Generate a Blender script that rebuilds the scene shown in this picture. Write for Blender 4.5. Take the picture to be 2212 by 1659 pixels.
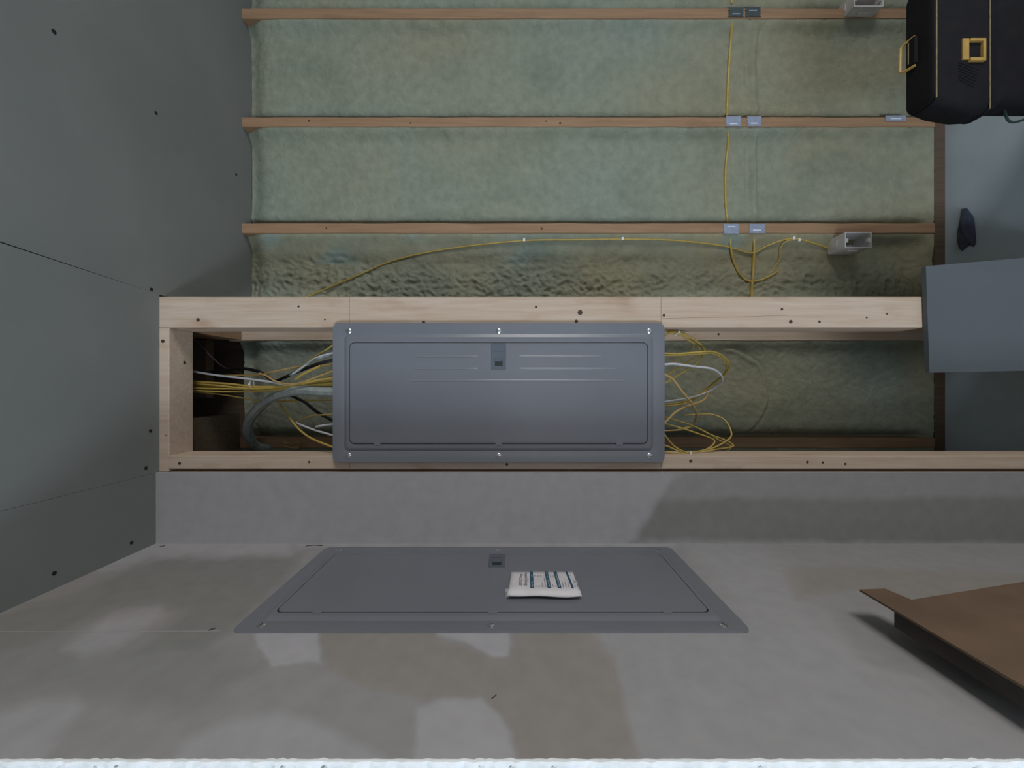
import bpy, bmesh, math, random
from mathutils import Vector, Matrix, noise

random.seed(7)
for o in list(bpy.data.objects):
    bpy.data.objects.remove(o, do_unlink=True)
SC = bpy.context.scene
COL = SC.collection
IN = 0.0254
F = 860.0            # focal length in photo pixels
CX, CY = 1106.0, 829.5
CAMZ = 64.5          # eye height in inches
CEIL = CAMZ + 40.2   # ceiling height in inches

# ------------------------------------------------------------------ camera
cam_d = bpy.data.cameras.new('camera')
cam_d.sensor_width = 36.0
cam_d.lens = 36.0 * F / 2212.0
cam_d.clip_start = 0.02
cam = bpy.data.objects.new('camera', cam_d)
COL.objects.link(cam)
# the phone was held on its side: up in the room is left in the picture
cam.matrix_world = Matrix(((0, 1, 0, 0), (0, 0, -1, 0), (-1, 0, 0, CAMZ * IN), (0, 0, 0, 1)))
SC.camera = cam

# ------------------------------------------------------------------ world, lights, exposure
w = bpy.data.worlds.new('world'); SC.world = w
w.use_nodes = True
w.node_tree.nodes['Background'].inputs[0].default_value = (0.55, 0.65, 0.8, 1)
w.node_tree.nodes['Background'].inputs[1].default_value = 0.3

def area(name, loc, target, sx, sy, watts, col):
    d = bpy.data.lights.new(name, 'AREA'); d.shape = 'RECTANGLE'
    d.size = sx * IN; d.size_y = sy * IN; d.energy = watts; d.color = col
    o = bpy.data.objects.new(name, d); COL.objects.link(o)
    o.location = Vector(loc) * IN
    v = (Vector(target) - Vector(loc)).normalized()
    o.rotation_euler = v.to_track_quat('-Z', 'Z').to_euler()
    return o
# daylight through the window of the adjoining room, behind and to the left
area('daylight_window', (-106, -120, 44), (-106, 0, 44), 40, 62, 140, (0.76, 0.88, 1.0))
# weak frontal fill light added behind the camera, in an assumed rear opening
area('rear_fill_light', (6, -120, 50), (6, 0, 50), 56, 62, 8, (0.95, 0.97, 1.0))
# daylight through a window in the right-hand wall, nearer than the door
area('daylight_side_window', (128, -38, 52), (0, -38, 52), 50, 62, 92, (1.0, 0.975, 0.95))

SC.view_settings.view_transform = 'Standard'
SC.view_settings.look = 'None'
SC.view_settings.gamma = 1.0
SC.view_settings.use_curve_mapping = False
SC.view_settings.exposure = 0.0

# ------------------------------------------------------------------ helpers
def P(px, py, D):
    """photo pixel at depth D (inches) -> point in inches"""
    return Vector(((CY - py) * D / F, D, CAMZ - (px - CX) * D / F))

def empty(name, loc, rz=0.0, rx=0.0):
    o = bpy.data.objects.new(name, None); COL.objects.link(o)
    o.location = Vector(loc) * IN; o.rotation_euler = (rx, 0, rz)
    o.empty_display_size = 0.05
    return o

def tag(o, label=None, cat=None, group=None, kind=None):
    if label: o['label'] = label
    if cat: o['category'] = cat
    if group: o['group'] = group
    if kind: o['kind'] = kind
    return o

class MB:
    def __init__(s): s.v = []; s.f = []
    def add(s, vs, fs):
        b = len(s.v); s.v += [tuple(v) for v in vs]; s.f += [tuple(i + b for i in f) for f in fs]; return s
    def box(s, x0, x1, y0, y1, z0, z1):
        return s.add([(x0,y0,z0),(x1,y0,z0),(x1,y1,z0),(x0,y1,z0),(x0,y0,z1),(x1,y0,z1),(x1,y1,z1),(x0,y1,z1)],
                     [(3,2,1,0),(4,5,6,7),(0,1,5,4),(1,2,6,5),(2,3,7,6),(3,0,4,7)])
    def bbox(s, x0, x1, y0, y1, z0, z1, c=0.06):
        """box with chamfered long edges (long axis z)"""
        pl = [(x0+c,y0),(x1-c,y0),(x1,y0+c),(x1,y1-c),(x1-c,y1),(x0+c,y1),(x0,y1-c),(x0,y0+c)]
        return s.prism(pl, z0, z1)
    def prism(s, poly, z0, z1):
        n = len(poly)
        vs = [(x,y,z0) for x,y in poly] + [(x,y,z1) for x,y in poly]
        fs = [tuple(range(n-1,-1,-1)), tuple(range(n, 2*n))]
        fs += [(i,(i+1)%n,(i+1)%n+n,i+n) for i in range(n)]
        return s.add(vs, fs)
    def loft(s, rings, cap0=True, cap1=True):
        n = len(rings[0]); vs = [p for r in rings for p in r]; fs = []
        for k in range(len(rings)-1):
            for i in range(n):
                a = k*n+i; b = k*n+(i+1)%n
                fs.append((a, b, b+n, a+n))
        if cap0: fs.append(tuple(range(n-1,-1,-1)))
        if cap1: fs.append(tuple((len(rings)-1)*n+i for i in range(n)))
        return s.add(vs, fs)
    def tube(s, pts, r, n=8, ry=None):
        pts = [Vector(p) for p in pts]
        rings = []; up = None
        for i, p in enumerate(pts):
            t = (pts[min(i+1,len(pts)-1)] - pts[max(i-1,0)]).normalized()
            if up is None:
                up = Vector((0,1,0)) if abs(t.y) < .9 else Vector((1,0,0))
            up = (up - t * up.dot(t)).normalized(); sd = t.cross(up)
            rr = r(i/(len(pts)-1)) if callable(r) else r
            r2 = ry if ry else rr
            rings.append([p + sd*math.cos(2*math.pi*k/n)*rr + up*math.sin(2*math.pi*k/n)*r2 for k in range(n)])
        return s.loft(rings)
    def build(s, name, mat, parent=None, smooth=False, xf=None):
        me = bpy.data.meshes.new(name)
        vs = [(Vector(v) if xf is None else xf @ Vector(v)) * IN for v in s.v]
        me.from_pydata(vs, [], s.f)
        bm = bmesh.new(); bm.from_mesh(me)
        bmesh.ops.recalc_face_normals(bm, faces=bm.faces); bm.to_mesh(me); bm.free()
        if smooth:
            for p in me.polygons: p.use_smooth = True
            try: me.set_sharp_from_angle(angle=math.radians(38))
            except Exception: pass
        me.materials.append(mat)
        o = bpy.data.objects.new(name, me); COL.objects.link(o)
        if parent: o.parent = parent
        return o

def spline(pts, sub=6):
    pts = [Vector(p) for p in pts]; out = []
    for i in range(len(pts)-1):
        p0 = pts[max(i-1,0)]; p1 = pts[i]; p2 = pts[i+1]; p3 = pts[min(i+2,len(pts)-1)]
        for k in range(sub):
            t = k/sub
            out.append(0.5*((2*p1)+(p2-p0)*t+(2*p0-5*p1+4*p2-p3)*t*t+(-p0+3*p1-3*p2+p3)*t**3))
    out.append(pts[-1]); return out

def rrect(x0, x1, z0, z1, r, n=5):
    """rounded rectangle outline, counter-clockwise in (x,z)"""
    out = []
    for cx, cz, a0 in ((x1-r,z1-r,0),(x0+r,z1-r,90),(x0+r,z0+r,180),(x1-r,z0+r,270)):
        for k in range(n+1):
            a = math.radians(a0+90*k/n); out.append((cx+r*math.cos(a), cz+r*math.sin(a)))
    return out

# ------------------------------------------------------------------ materials
def srgb(r, g, b):
    f = lambda c: (c/255/12.92) if c/255 <= .04045 else ((c/255+.055)/1.055)**2.4
    return (f(r), f(g), f(b), 1)

def mat(name, c1, c2=None, rough=.6, scale=8, stretch=(1,1,1), bump=0, bscale=60, metal=0, spec=.5, detail=4, lo=.35, hi=.65, coat=0):
    m = bpy.data.materials.new(name); m.use_nodes = True
    nt = m.node_tree; N = nt.nodes; L = nt.links; b = N['Principled BSDF']
    b.inputs['Roughness'].default_value = rough; b.inputs['Metallic'].default_value = metal
    b.inputs['Specular IOR Level'].default_value = spec
    tc = N.new('ShaderNodeTexCoord'); mp = N.new('ShaderNodeMapping'); mp.inputs['Scale'].default_value = stretch
    L.new(tc.outputs['Object'], mp.inputs[0])
    if c2:
        n = N.new('ShaderNodeTexNoise'); n.inputs['Scale'].default_value = scale; n.inputs['Detail'].default_value = detail
        L.new(mp.outputs[0], n.inputs[0])
        r = N.new('ShaderNodeValToRGB'); r.color_ramp.elements[0].color = c1; r.color_ramp.elements[1].color = c2
        r.color_ramp.elements[0].position = lo; r.color_ramp.elements[1].position = hi
        L.new(n.outputs[0], r.inputs[0]); L.new(r.outputs[0], b.inputs['Base Color'])
    else:
        b.inputs['Base Color'].default_value = c1
    if bump:
        n2 = N.new('ShaderNodeTexNoise'); n2.inputs['Scale'].default_value = bscale; n2.inputs['Detail'].default_value = 3
        L.new(mp.outputs[0], n2.inputs[0])
        bp = N.new('ShaderNodeBump'); bp.inputs['Strength'].default_value = bump; bp.inputs['Distance'].default_value = .002
        L.new(n2.outputs[0], bp.inputs['Height']); L.new(bp.outputs[0], b.inputs['Normal'])
    return m

def wood_mat(name, c1, c2, c3):
    """softwood: grain lines along z, knots as darker specks"""
    m = bpy.data.materials.new(name); m.use_nodes = True
    nt = m.node_tree; N = nt.nodes; L = nt.links; b = N['Principled BSDF']
    b.inputs['Roughness'].default_value = .62; b.inputs['Specular IOR Level'].default_value = .3
    tc = N.new('ShaderNodeTexCoord'); mp = N.new('ShaderNodeMapping'); mp.inputs['Scale'].default_value = (28, 28, 1.6)
    L.new(tc.outputs['Object'], mp.inputs[0])
    n = N.new('ShaderNodeTexNoise'); n.inputs['Scale'].default_value = 3.2; n.inputs['Detail'].default_value = 5; n.inputs['Distortion'].default_value = .6
    L.new(mp.outputs[0], n.inputs[0])
    r = N.new('ShaderNodeValToRGB'); r.color_ramp.elements[0].color = c1; r.color_ramp.elements[1].color = c2
    r.color_ramp.elements[0].position = .3; r.color_ramp.elements[1].position = .7
    L.new(n.outputs[0], r.inputs[0])
    mp2 = N.new('ShaderNodeMapping'); mp2.inputs['Scale'].default_value = (1, 1, .35); L.new(tc.outputs['Object'], mp2.inputs[0])
    n2 = N.new('ShaderNodeTexNoise'); n2.inputs['Scale'].default_value = 14; n2.inputs['Detail'].default_value = 3
    L.new(mp2.outputs[0], n2.inputs[0])
    r2 = N.new('ShaderNodeValToRGB'); r2.color_ramp.elements[0].position = .60; r2.color_ramp.elements[1].position = .78
    r2.color_ramp.elements[0].color = (0,0,0,1); r2.color_ramp.elements[1].color = (.7,.7,.7,1)
    L.new(n2.outputs[0], r2.inputs[0])
    mx = N.new('ShaderNodeMixRGB'); mx.inputs[2].default_value = c3
    L.new(r2.outputs[0], mx.inputs[0]); L.new(r.outputs[0], mx.inputs[1]); L.new(mx.outputs[0], b.inputs['Base Color'])
    bp = N.new('ShaderNodeBump'); bp.inputs['Strength'].default_value = .15; bp.inputs['Distance'].default_value = .001
    L.new(n.outputs[0], bp.inputs['Height']); L.new(bp.outputs[0], b.inputs['Normal'])
    return m

def attr_mat(name, base, layers, rough=.8, bump=.1, bscale=120, noise_amt=.06):
    """base colour overlaid by pigments whose masks are stored on the mesh (joint compound, paper, painted shade, foam age)"""
    m = bpy.data.materials.new(name); m.use_nodes = True
    nt = m.node_tree; N = nt.nodes; L = nt.links; b = N['Principled BSDF']
    b.inputs['Roughness'].default_value = rough; b.inputs['Specular IOR Level'].default_value = .3
    rgb = N.new('ShaderNodeRGB'); rgb.outputs[0].default_value = base; cur = rgb.outputs[0]
    for an, c in layers:
        a = N.new('ShaderNodeAttribute'); a.attribute_name = an
        mx = N.new('ShaderNodeMixRGB'); mx.inputs[2].default_value = c
        L.new(a.outputs['Fac'], mx.inputs[0]); L.new(cur, mx.inputs[1]); cur = mx.outputs[0]
    tc = N.new('ShaderNodeTexCoord')
    n = N.new('ShaderNodeTexNoise'); n.inputs['Scale'].default_value = 30; n.inputs['Detail'].default_value = 6
    L.new(tc.outputs['Object'], n.inputs[0])
    r = N.new('ShaderNodeMapRange'); r.inputs['To Min'].default_value = 1-noise_amt*2; r.inputs['To Max'].default_value = 1+noise_amt*2
    L.new(n.outputs[0], r.inputs['Value'])
    ml = N.new('ShaderNodeMixRGB'); ml.blend_type = 'MULTIPLY'; ml.inputs[0].default_value = 1
    L.new(cur, ml.inputs[1]); L.new(r.outputs[0], ml.inputs[2]); L.new(ml.outputs[0], b.inputs['Base Color'])
    n2 = N.new('ShaderNodeTexNoise'); n2.inputs['Scale'].default_value = bscale; n2.inputs['Detail'].default_value = 4
    L.new(tc.outputs['Object'], n2.inputs[0])
    bp = N.new('ShaderNodeBump'); bp.inputs['Strength'].default_value = bump; bp.inputs['Distance'].default_value = .002
    L.new(n2.outputs[0], bp.inputs['Height']); L.new(bp.outputs[0], b.inputs['Normal'])
    return m

M = {}
M['drywall'] = mat('grey_drywall_paper', srgb(123,126,123), srgb(130,132,129), rough=.85, scale=3, bump=.08, bscale=300, spec=.25)
M['offcut'] = mat('blue_grey_drywall_paper', srgb(91,97,101), srgb(96,102,106), rough=.85, scale=3, bump=.08, bscale=300, spec=.25)
M['wallpaint'] = mat('plain_wall', srgb(150,148,144), srgb(158,156,150), rough=.85, scale=3)
M['side'] = attr_mat('taped_drywall', srgb(151,149,148), [('brown', srgb(146,138,130)), ('paper', srgb(130,129,125)), ('mud', srgb(174,171,174))], rough=.8, bump=.05)  # brown and paper layers also carry shade painted near the ceiling
M['gypsum'] = mat('cut_gypsum', srgb(250,251,252), srgb(236,238,238), rough=.9, scale=40, bump=.8, bscale=90)
M['pine'] = wood_mat('fresh_pine', srgb(203,184,166), srgb(188,165,144), srgb(158,124,98))
M['pine_old'] = wood_mat('foam_wall_pine', srgb(164,133,104), srgb(148,117,90), srgb(122,94,70))
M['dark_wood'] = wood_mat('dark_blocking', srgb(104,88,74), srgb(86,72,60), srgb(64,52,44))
M['foam'] = attr_mat('green_spray_foam', srgb(135,146,134), [('olive', srgb(148,142,114)), ('blue', srgb(126,148,147)), ('dark', srgb(108,119,104))], rough=.75, bump=1.0, bscale=130, noise_amt=.14)
M['steel'] = mat('grey_painted_steel', srgb(112,114,121), srgb(117,119,126), rough=.33, scale=4, spec=.5, bump=.03, bscale=700)
M['steel_gloss'] = mat('grey_painted_steel_ridge', srgb(122,123,128), rough=.22, spec=.6)
M['latch_grey'] = mat('dark_grey_latch_plastic', srgb(88,94,104), rough=.45)
M['black'] = mat('black_plastic', srgb(24,23,26), srgb(30,28,31), rough=.75, scale=30, spec=.2)
M['blackhole'] = mat('latch_recess', srgb(34,40,42), rough=.6)
M['zinc'] = mat('zinc_screw', srgb(220,222,226), rough=.22, metal=1)
M['plate'] = mat('galvanised_nail_plate', srgb(158,168,190), srgb(146,156,178), rough=.5, scale=60, metal=.15)
M['plate_dark'] = mat('dark_nail_plate', srgb(66,76,78), srgb(78,88,90), rough=.5, scale=60, metal=.3)
M['plate_print'] = mat('plate_emboss', srgb(215,222,235), rough=.5)
M['yellow'] = mat('yellow_cable_jacket', srgb(186,160,82), srgb(172,146,72), rough=.45, scale=40)
M['tan'] = mat('tan_cable_jacket', srgb(186,154,96), srgb(172,142,88), rough=.5, scale=40)
M['white_cable'] = mat('white_cable_jacket', srgb(196,196,200), srgb(182,182,188), rough=.45, scale=40)
M['grey_cable'] = mat('grey_cable_jacket', srgb(150,160,160), srgb(80,90,92), rough=.5, scale=60)
M['black_cable'] = mat('black_cable_jacket', srgb(32,30,34), rough=.5)
M['mauve_cable'] = mat('mauve_cable_jacket', srgb(92,76,82), rough=.5)
M['conduit'] = mat('grey_conduit', srgb(156,163,161), srgb(132,140,138), rough=.55, scale=50, bump=.3, bscale=200)
M['tie'] = mat('white_nylon', srgb(228,230,232), rough=.4)
M['box'] = mat('grey_white_box_plastic', srgb(216,213,212), srgb(204,201,200), rough=.5, scale=30)
M['gold'] = mat('yellow_plastic', srgb(188,152,82), srgb(172,138,72), rough=.5, scale=40)
M['trimgold'] = mat('dull_yellow_trim', srgb(140,122,84), srgb(110,100,78), rough=.5, scale=80)
M['cord'] = mat('dark_green_cord', srgb(36,58,54), rough=.5)
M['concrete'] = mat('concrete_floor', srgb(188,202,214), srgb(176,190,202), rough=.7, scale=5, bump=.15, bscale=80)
M['brown'] = mat('brown_hardboard', srgb(112,90,70), srgb(98,77,60), rough=.75, scale=9, bump=.1)
M['brown_dark'] = mat('dark_brown_board', srgb(66,58,52), srgb(54,48,44), rough=.8, scale=9)
M['paper'] = mat('white_paper', srgb(226,220,222), srgb(216,210,212), rough=.8, scale=30)
M['teal'] = mat('teal_print', srgb(34,86,108), rough=.8)
M['ink'] = mat('black_print', srgb(52,50,58), rough=.8)
M['tape'] = mat('clear_tape', srgb(176,176,178), rough=.3)
M['nail'] = mat('rusty_nail_head', srgb(66,48,40), rough=.6)
M['screw'] = mat('black_drywall_screw', srgb(26,26,28), rough=.5)
M['pencil'] = mat('pencil_line', srgb(120,100,86), rough=.8)
M['lump'] = mat('dark_blue_lump', srgb(72,78,98), srgb(60,66,84), rough=.9, scale=60, bump=.4)
M['subfloor'] = mat('subfloor_boards', srgb(70,54,44), srgb(54,42,34), rough=.8, scale=6)

# ================================================================== THE SETTING
D1 = 45.4     # front of the partition framing
DF = 59.3     # front of the studs in the foam wall
XS = -18.0    # face of the left side wall
DE = 19.1     # near end of the side wall
XR = 112.0; XL = -150.0; DB = -112.0; DBACK = 64.0

tag(MB().box(XL, XR, DB, DBACK, -4, 0).build('floor', M['concrete']), 'bare grey concrete floor', kind='structure')

# ceiling: three drywall sheets with open seams; open joist space above the panel bay
ceil = empty('ceiling', (0, 0, CEIL)); tag(ceil, 'grey unfinished drywall ceiling with black screws', kind='structure')
def ceil_sheet(poly):
    b = MB().prism([(x, y) for x, y in poly], 0, .625)
    return b.build('drywall_sheet', M['drywall'], ceil)
g = .05
ceil_sheet([(11.0+g, DB), (XR, DB), (XR, DBACK-2.6), (10.15, DBACK-2.6), (10.15+g, D1), (11.16+g, 31.26)])
ceil_sheet([(-10.0, DB), (11.0-g, DB), (11.16-g, 31.26), (10.25-g, D1), (-10.0, D1)])
ceil_sheet([(XS, DB), (-10.0-.025, DB), (-10.025, 44.85), (XS, 44.85)])
ceil_sheet([(XL, DB), (XS-.06, DB), (XS-.06, DE), (-22.6, DE), (-22.6, DBACK), (XL, DBACK)])
screw_me = None
for px, py in ((116,68),(337,244),(510,377),(327,625),(325,931),(315,1011),(284,1172),(117,1238)):
    D = F*40.2/(CX-px); p = P(px, py, D)
    if screw_me is None:
        ring = lambda r, z: [(r*math.cos(a*math.pi/5), r*math.sin(a*math.pi/5), z) for a in range(10)]
        s = MB().loft([ring(.19, .02), ring(.19, -.035), ring(.12, -.05)]).build('screw', M['screw'], ceil)
        screw_me = s.data
    else:
        s = bpy.data.objects.new('screw', screw_me); COL.objects.link(s); s.parent = ceil
    s.location = Vector((p.x, p.y, 0)) * IN

# subfloor above, closes the joist space
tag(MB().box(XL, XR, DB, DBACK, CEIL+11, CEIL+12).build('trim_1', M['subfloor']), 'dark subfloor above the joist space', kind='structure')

# ---------------------------------------------------------------- mask helpers for the taped side walls
def inside(poly, x, y):
    c = False; n = len(poly); j = n-1
    for i in range(n):
        xi, yi = poly[i]; xj, yj = poly[j]
        if (yi > y) != (yj > y) and x < (xj-xi)*(y-yi)/(yj-yi)+xi: c = not c
        j = i
    return c
def edist(poly, x, y):
    d = 1e9; n = len(poly)
    for i in range(n):
        ax, ay = poly[i]; bx, by = poly[(i+1) % n]
        ux, uy = bx-ax, by-ay; t = max(0, min(1, ((x-ax)*ux+(y-ay)*uy)/(ux*ux+uy*uy+1e-9)))
        d = min(d, math.hypot(x-ax-t*ux, y-ay-t*uy))
    return d
def mask(polys, x, y):
    m = 0
    for poly, amt, soft in polys:
        xs = [p[0] for p in poly]; ys = [p[1] for p in poly]
        if x < min(xs)-soft-40 or x > max(xs)+soft+40 or y < min(ys)-soft-40 or y > max(ys)+soft+40: continue
        d = edist(poly, x, y); s = d if inside(poly, x, y) else -d
        m = max(m, amt*max(0, min(1, .5+s/(2*soft))))
    return m
SIDE_MASKS = {
 'mud': [([(540,1350),(690,1350),(688,1430),(640,1432),(585,1438),(560,1400)], .9, 4),
         ([(930,1345),(1097,1345),(1096,1416),(1062,1417),(1010,1390),(950,1372)], .9, 4),
         ([(880,1690),(900,1590),(905,1530),(925,1524),(960,1508),(1045,1510),(1085,1545),(1105,1580),(1125,1690)], .75, 6),
         ([(330,1700),(400,1600),(470,1562),(600,1540),(660,1550),(760,1600),(830,1640),(860,1700)], .6, 14),
         ([(130,1405),(240,1332),(340,1312),(352,1330),(265,1390),(180,1422)], .55, 12),
         ([(-300,1720),(-40,1560),(60,1520),(165,1508),(180,1535),(120,1600),(60,1720)], .5, 14),
         ([(250,1160),(640,1160),(620,1200),(330,1205),(220,1230)], .7, 10),
         ([(640,1160),(1460,1160),(1460,1182),(640,1182)], .6, 6),
         ([(1460,1160),(1640,1180),(1720,1240),(1730,1290),(1800,1330),(1900,1500),(1700,1480),(1400,1440),(1275,1390),(1300,1350),(1620,1350)], .35, 20),
         ([(1275,1390),(1330,1430),(1345,1520),(1400,1690),(2400,1690),(2400,1560),(1900,1440),(1640,1362)], .3, 8)],
 'brown': [([(690,1350),(940,1350),(960,1385),(1060,1420),(1097,1420),(1110,1366),(1280,1366),(1330,1430),(1350,1540),(1395,1690),(1130,1690),(1100,1560),(1040,1505),(900,1510),(780,1480),(700,1440)], .75, 8),
           ([(1690,1232),(1800,1224),(2300,1246),(2300,1290),(1950,1310),(1850,1272),(1720,1292),(1705,1262)], .8, 8),
           ([(-50,1330),(220,1235),(520,1230),(560,1300),(480,1360),(200,1370),(-50,1420)], .5, 25)],  # weaker light near the ceiling, painted in as brown
 'paper': [([(-60,1340),(150,1290),(330,1200),(650,1198),(610,1262),(530,1340),(440,1410),(260,1425),(400,1325),(345,1300),(240,1318),(60,1400),(-60,1430)], .8, 14),  # bare paper, with the dimness near the ceiling painted in
           ([(-400,1420),(60,1375),(440,1372),(560,1440),(420,1540),(150,1500),(-400,1560)], .5, 30)]}  # shade of the upper wall painted with the paper tone
STRIP_MASKS = {
 'mud': [([(300,1000),(1490,1000),(1420,1080),(1400,1120),(1350,1190),(300,1190)], .75, 8),
         ([(1330,1165),(2300,1178),(2300,1190),(1330,1190)], .4, 8)],
 'paper': [([(1425,1085),(1600,1075),(1800,1080),(2400,1070),(2400,1172),(1355,1172),(1380,1130)], .85, 7),
           ([(1335,1100),(1350,1096),(1360,1140),(1345,1160),(1330,1130)], .5, 4)], 'brown': []}

def masked_sheet(name, origin, ua, va, nu, nv, masks, m, parent, thick):
    """drywall sheet: fine front grid with pigment and shade masks, plus a closed back"""
    vs = []; fs = []; att = {k: [] for k in masks}
    for j in range(nv+1):
        for i in range(nu+1):
            p = origin + ua*(i/nu) + va*(j/nv); vs.append(p)
            wx = noise.noise(p*.35)*9 + noise.noise(p*1.1)*4; wy = noise.noise(p*.35+Vector((9,4,2)))*6 + noise.noise(p*1.3)*3
            d = max(p.y, 2.0); px = CX-(p.z-CAMZ)*F/d + wx; py = CY-p.x*F/d + wy
            for k in masks: att[k].append(mask(masks[k], px, py))
    for j in range(nv):
        for i in range(nu):
            a = j*(nu+1)+i; fs.append((a, a+1, a+nu+2, a+nu+1))
    c = [0, nu, (nv+1)*(nu+1)-1, nv*(nu+1)]; b = len(vs)
    for i in c: vs.append(vs[i]+thick)
    fs.append((b+3, b+2, b+1, b))
    for k in range(4): fs.append((c[k], c[(k+1) % 4], b+(k+1) % 4, b+k))
    me = bpy.data.meshes.new(name); me.from_pydata([Vector(v)*IN for v in vs], [], fs)
    for k in masks:
        at = me.attributes.new(k, 'FLOAT', 'POINT'); at.data.foreach_set('value', att[k]+[0.0]*4)
    me.materials.append(m)
    o = bpy.data.objects.new(name, me); COL.objects.link(o); o.parent = parent
    return o

# ---------------------------------------------------------------- left side wall (runs towards the camera and stops)
wl = empty('wall_left', (0, 0, 0)); tag(wl, 'taped drywall side wall with patchy joint compound and a raw cut end', kind='structure')
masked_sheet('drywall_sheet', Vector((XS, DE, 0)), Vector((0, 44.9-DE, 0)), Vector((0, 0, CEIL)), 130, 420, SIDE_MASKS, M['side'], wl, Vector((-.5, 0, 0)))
MB().box(-22.5, -22.0, DE, DBACK, 0, CEIL).build('drywall_sheet', M['wallpaint'], wl)
for k, d in enumerate((20.0, 46.4)):
    MB().bbox(-22.0, -18.5, d, d+1.5, 1.5, CEIL).build('stud', M['pine'], wl)
MB().box(-22.0, -18.5, DE+.3, 48, 0, 1.5).build('sole_plate', M['pine'], wl)
# ragged white gypsum edge at the near end of the sheet
b = MB(); n = 420; rows = []
for k in range(n+1):
    z = CEIL*k/n; q = Vector((0, 0, z*1.7))
    j0 = noise.noise(q)*.10 + noise.noise(q*3.1)*.10 + (.16 if noise.noise(q*2.3+Vector((5,0,0))) > .35 else 0)
    j1 = noise.noise(q+Vector((7,0,0)))*.05 + noise.noise(q*2.7+Vector((3,0,0)))*.03
    rows.append([(XS+.004+max(0, j0)*.12, DE+.02+j0*.3, z), (XS-.03+j1*.5+j0*.12, DE-.10+j1, z), (XS-.17, DE-.14+j1*1.5, z), (XS-.33, DE-.12+j0, z), (XS-.5, DE-.05+j1, z), (XS-.5, DE+.02, z)])
for k in range(n):
    bse = len(b.v); r0, r1 = rows[k], rows[k+1]
    b.add(r0+r1, [(i, i+1, i+7, i+6) for i in range(5)])
b.build('cut_edge', M['gypsum'], wl)
def scuff(pts, r):
    W = []
    for px, py in pts:
        D = -XS*F/(py-CY); W.append(P(px, py, D))
    MB().tube([(XS+.01, q.y, q.z) for q in W], r, 5).build('scuff', M['screw'], wl)
scuff([(345,1181),(352,1180),(357,1179)], .05); scuff([(660,1180),(668,1179),(680,1178),(696,1179)], .05); scuff([(450,1362),(458,1359),(466,1357)], .05)
scuff([(1062,1510),(1068,1505),(1072,1501)], .03)
# raised butt joint between panel and ceiling
MB().tube(spline([(XS, 28.95, CEIL-.1), (XS+.005, 28.9, CEIL-8), (XS, 29.0, CEIL-19)]), .045, 6).build('joint_ridge', M['side'], wl, True)

# ---------------------------------------------------------------- partition: framing with an open bay, drywall on its left part
wp = empty('wall_partition', (0, 0, 0)); tag(wp, 'open stud partition with fresh pine framing, drywalled on one side', kind='structure')
masked_sheet('drywall_sheet', Vector((-10.0, 44.9, 0)), Vector((-8.0, 0, 0)), Vector((0, 0, CEIL)), 40, 420, STRIP_MASKS, M['side'], wp, Vector((0, .5, 0)))
post = MB().bbox(6.42, 9.93, D1, D1+3.5, 1.5, CEIL+1.4, .09).build('end_post', M['pine'], wp)
stud = MB().bbox(-9.72, -8.2, D1, D1+3.5, 1.5, CEIL-1.06, .09).build('stud', M['pine'], wp)
MB().bbox(-11.5, -10.0, D1+.02, D1+3.5, 1.5, CEIL-1.06, .09).build('stud', M['pine'], wp)
MB().bbox(-18.0, -16.5, D1+.02, D1+3.5, 1.5, CEIL-1.06, .09).build('stud', M['pine'], wp)
# top plate: front edge shows between post and drywall, underside visible from below
def xplate(z0, z1, x0, x1, name, m=M['pine']):
    c = .09; pl = [(D1+c, z0), (D1+3.5-c, z0), (D1+3.5, z0+c), (D1+3.5, z1-c), (D1+3.5-c, z1), (D1+c, z1), (D1, z1-c), (D1, z0+c)]
    bb = MB(); nn = len(pl)
    bb.add([(x0, y, z) for y, z in pl]+[(x1, y, z) for y, z in pl],
           [tuple(range(nn)), tuple(range(2*nn-1, nn-1, -1))]+[(i, i+nn, (i+1) % nn+nn, (i+1) % nn) for i in range(nn)])
    return bb.build(name, m, wp)
xplate(CEIL-1.05, CEIL+.45, -9.95, 6.40, 'top_plate')
xplate(0, 1.5, -18, 9.93, 'sole_plate')
def nails(parent, D, pts, r=.13, m=None):
    for px, py, s in pts:
        p = P(px, py, D)
        rg = lambda rr, d: [(p.x+rr*math.cos(a*math.pi/4), p.y+d, p.z+rr*math.sin(a*math.pi/4)) for a in range(8)]
        MB().loft([rg(r*s, .02), rg(r*s, -.03), rg(r*s*.6, -.045)]).build('nail', m or M['nail'], parent)
nails(post, D1, [(428,691,1.5),(645,662,1),(702,690,.8),(915,697,1.6),(1158,663,1.1),(1245,694,1.5),(1253,675,2.2),(1434,681,1.2),(1689,668,1.1),(1708,695,1.6),(1770,695,1.1),(1872,686,.8),(1916,678,.8)])
nails(stud, D1, [(388,1001,1.3),(668,998,1),(1095,1003,1.2),(1492,996,1.4),(1744,998,1.2),(1777,999,1),(1826,1002,1)])
MB().box(-5.9, -5.8, D1-.01, D1+.02, CEIL-.9, CEIL-.6).build('pencil_mark', M['pencil'], wp)
nails(wp, D1, [(352,737,1.6)])
p = P(399, 783, D1+2.0)
rg = lambda rr, z: [(p.x+rr*math.cos(a*math.pi/4), D1+2.2+rr*math.sin(a*math.pi/4), z) for a in range(8)]
MB().loft([rg(.2, CEIL-1.04), rg(.2, CEIL-1.08), rg(.1, CEIL-1.10)]).build('nail', M['nail'], wp)
for px in (755, 1428):
    a = P(px, 642, D1).z
    MB().box(6.5, 9.86, D1-.008, D1+.01, a-.022, a+.022).build('pencil_mark', M['pencil'], post)
    MB().box(-9.6, -8.3, D1-.008, D1+.01, a-.022, a+.022).build('pencil_mark', M['pencil'], stud)
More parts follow.
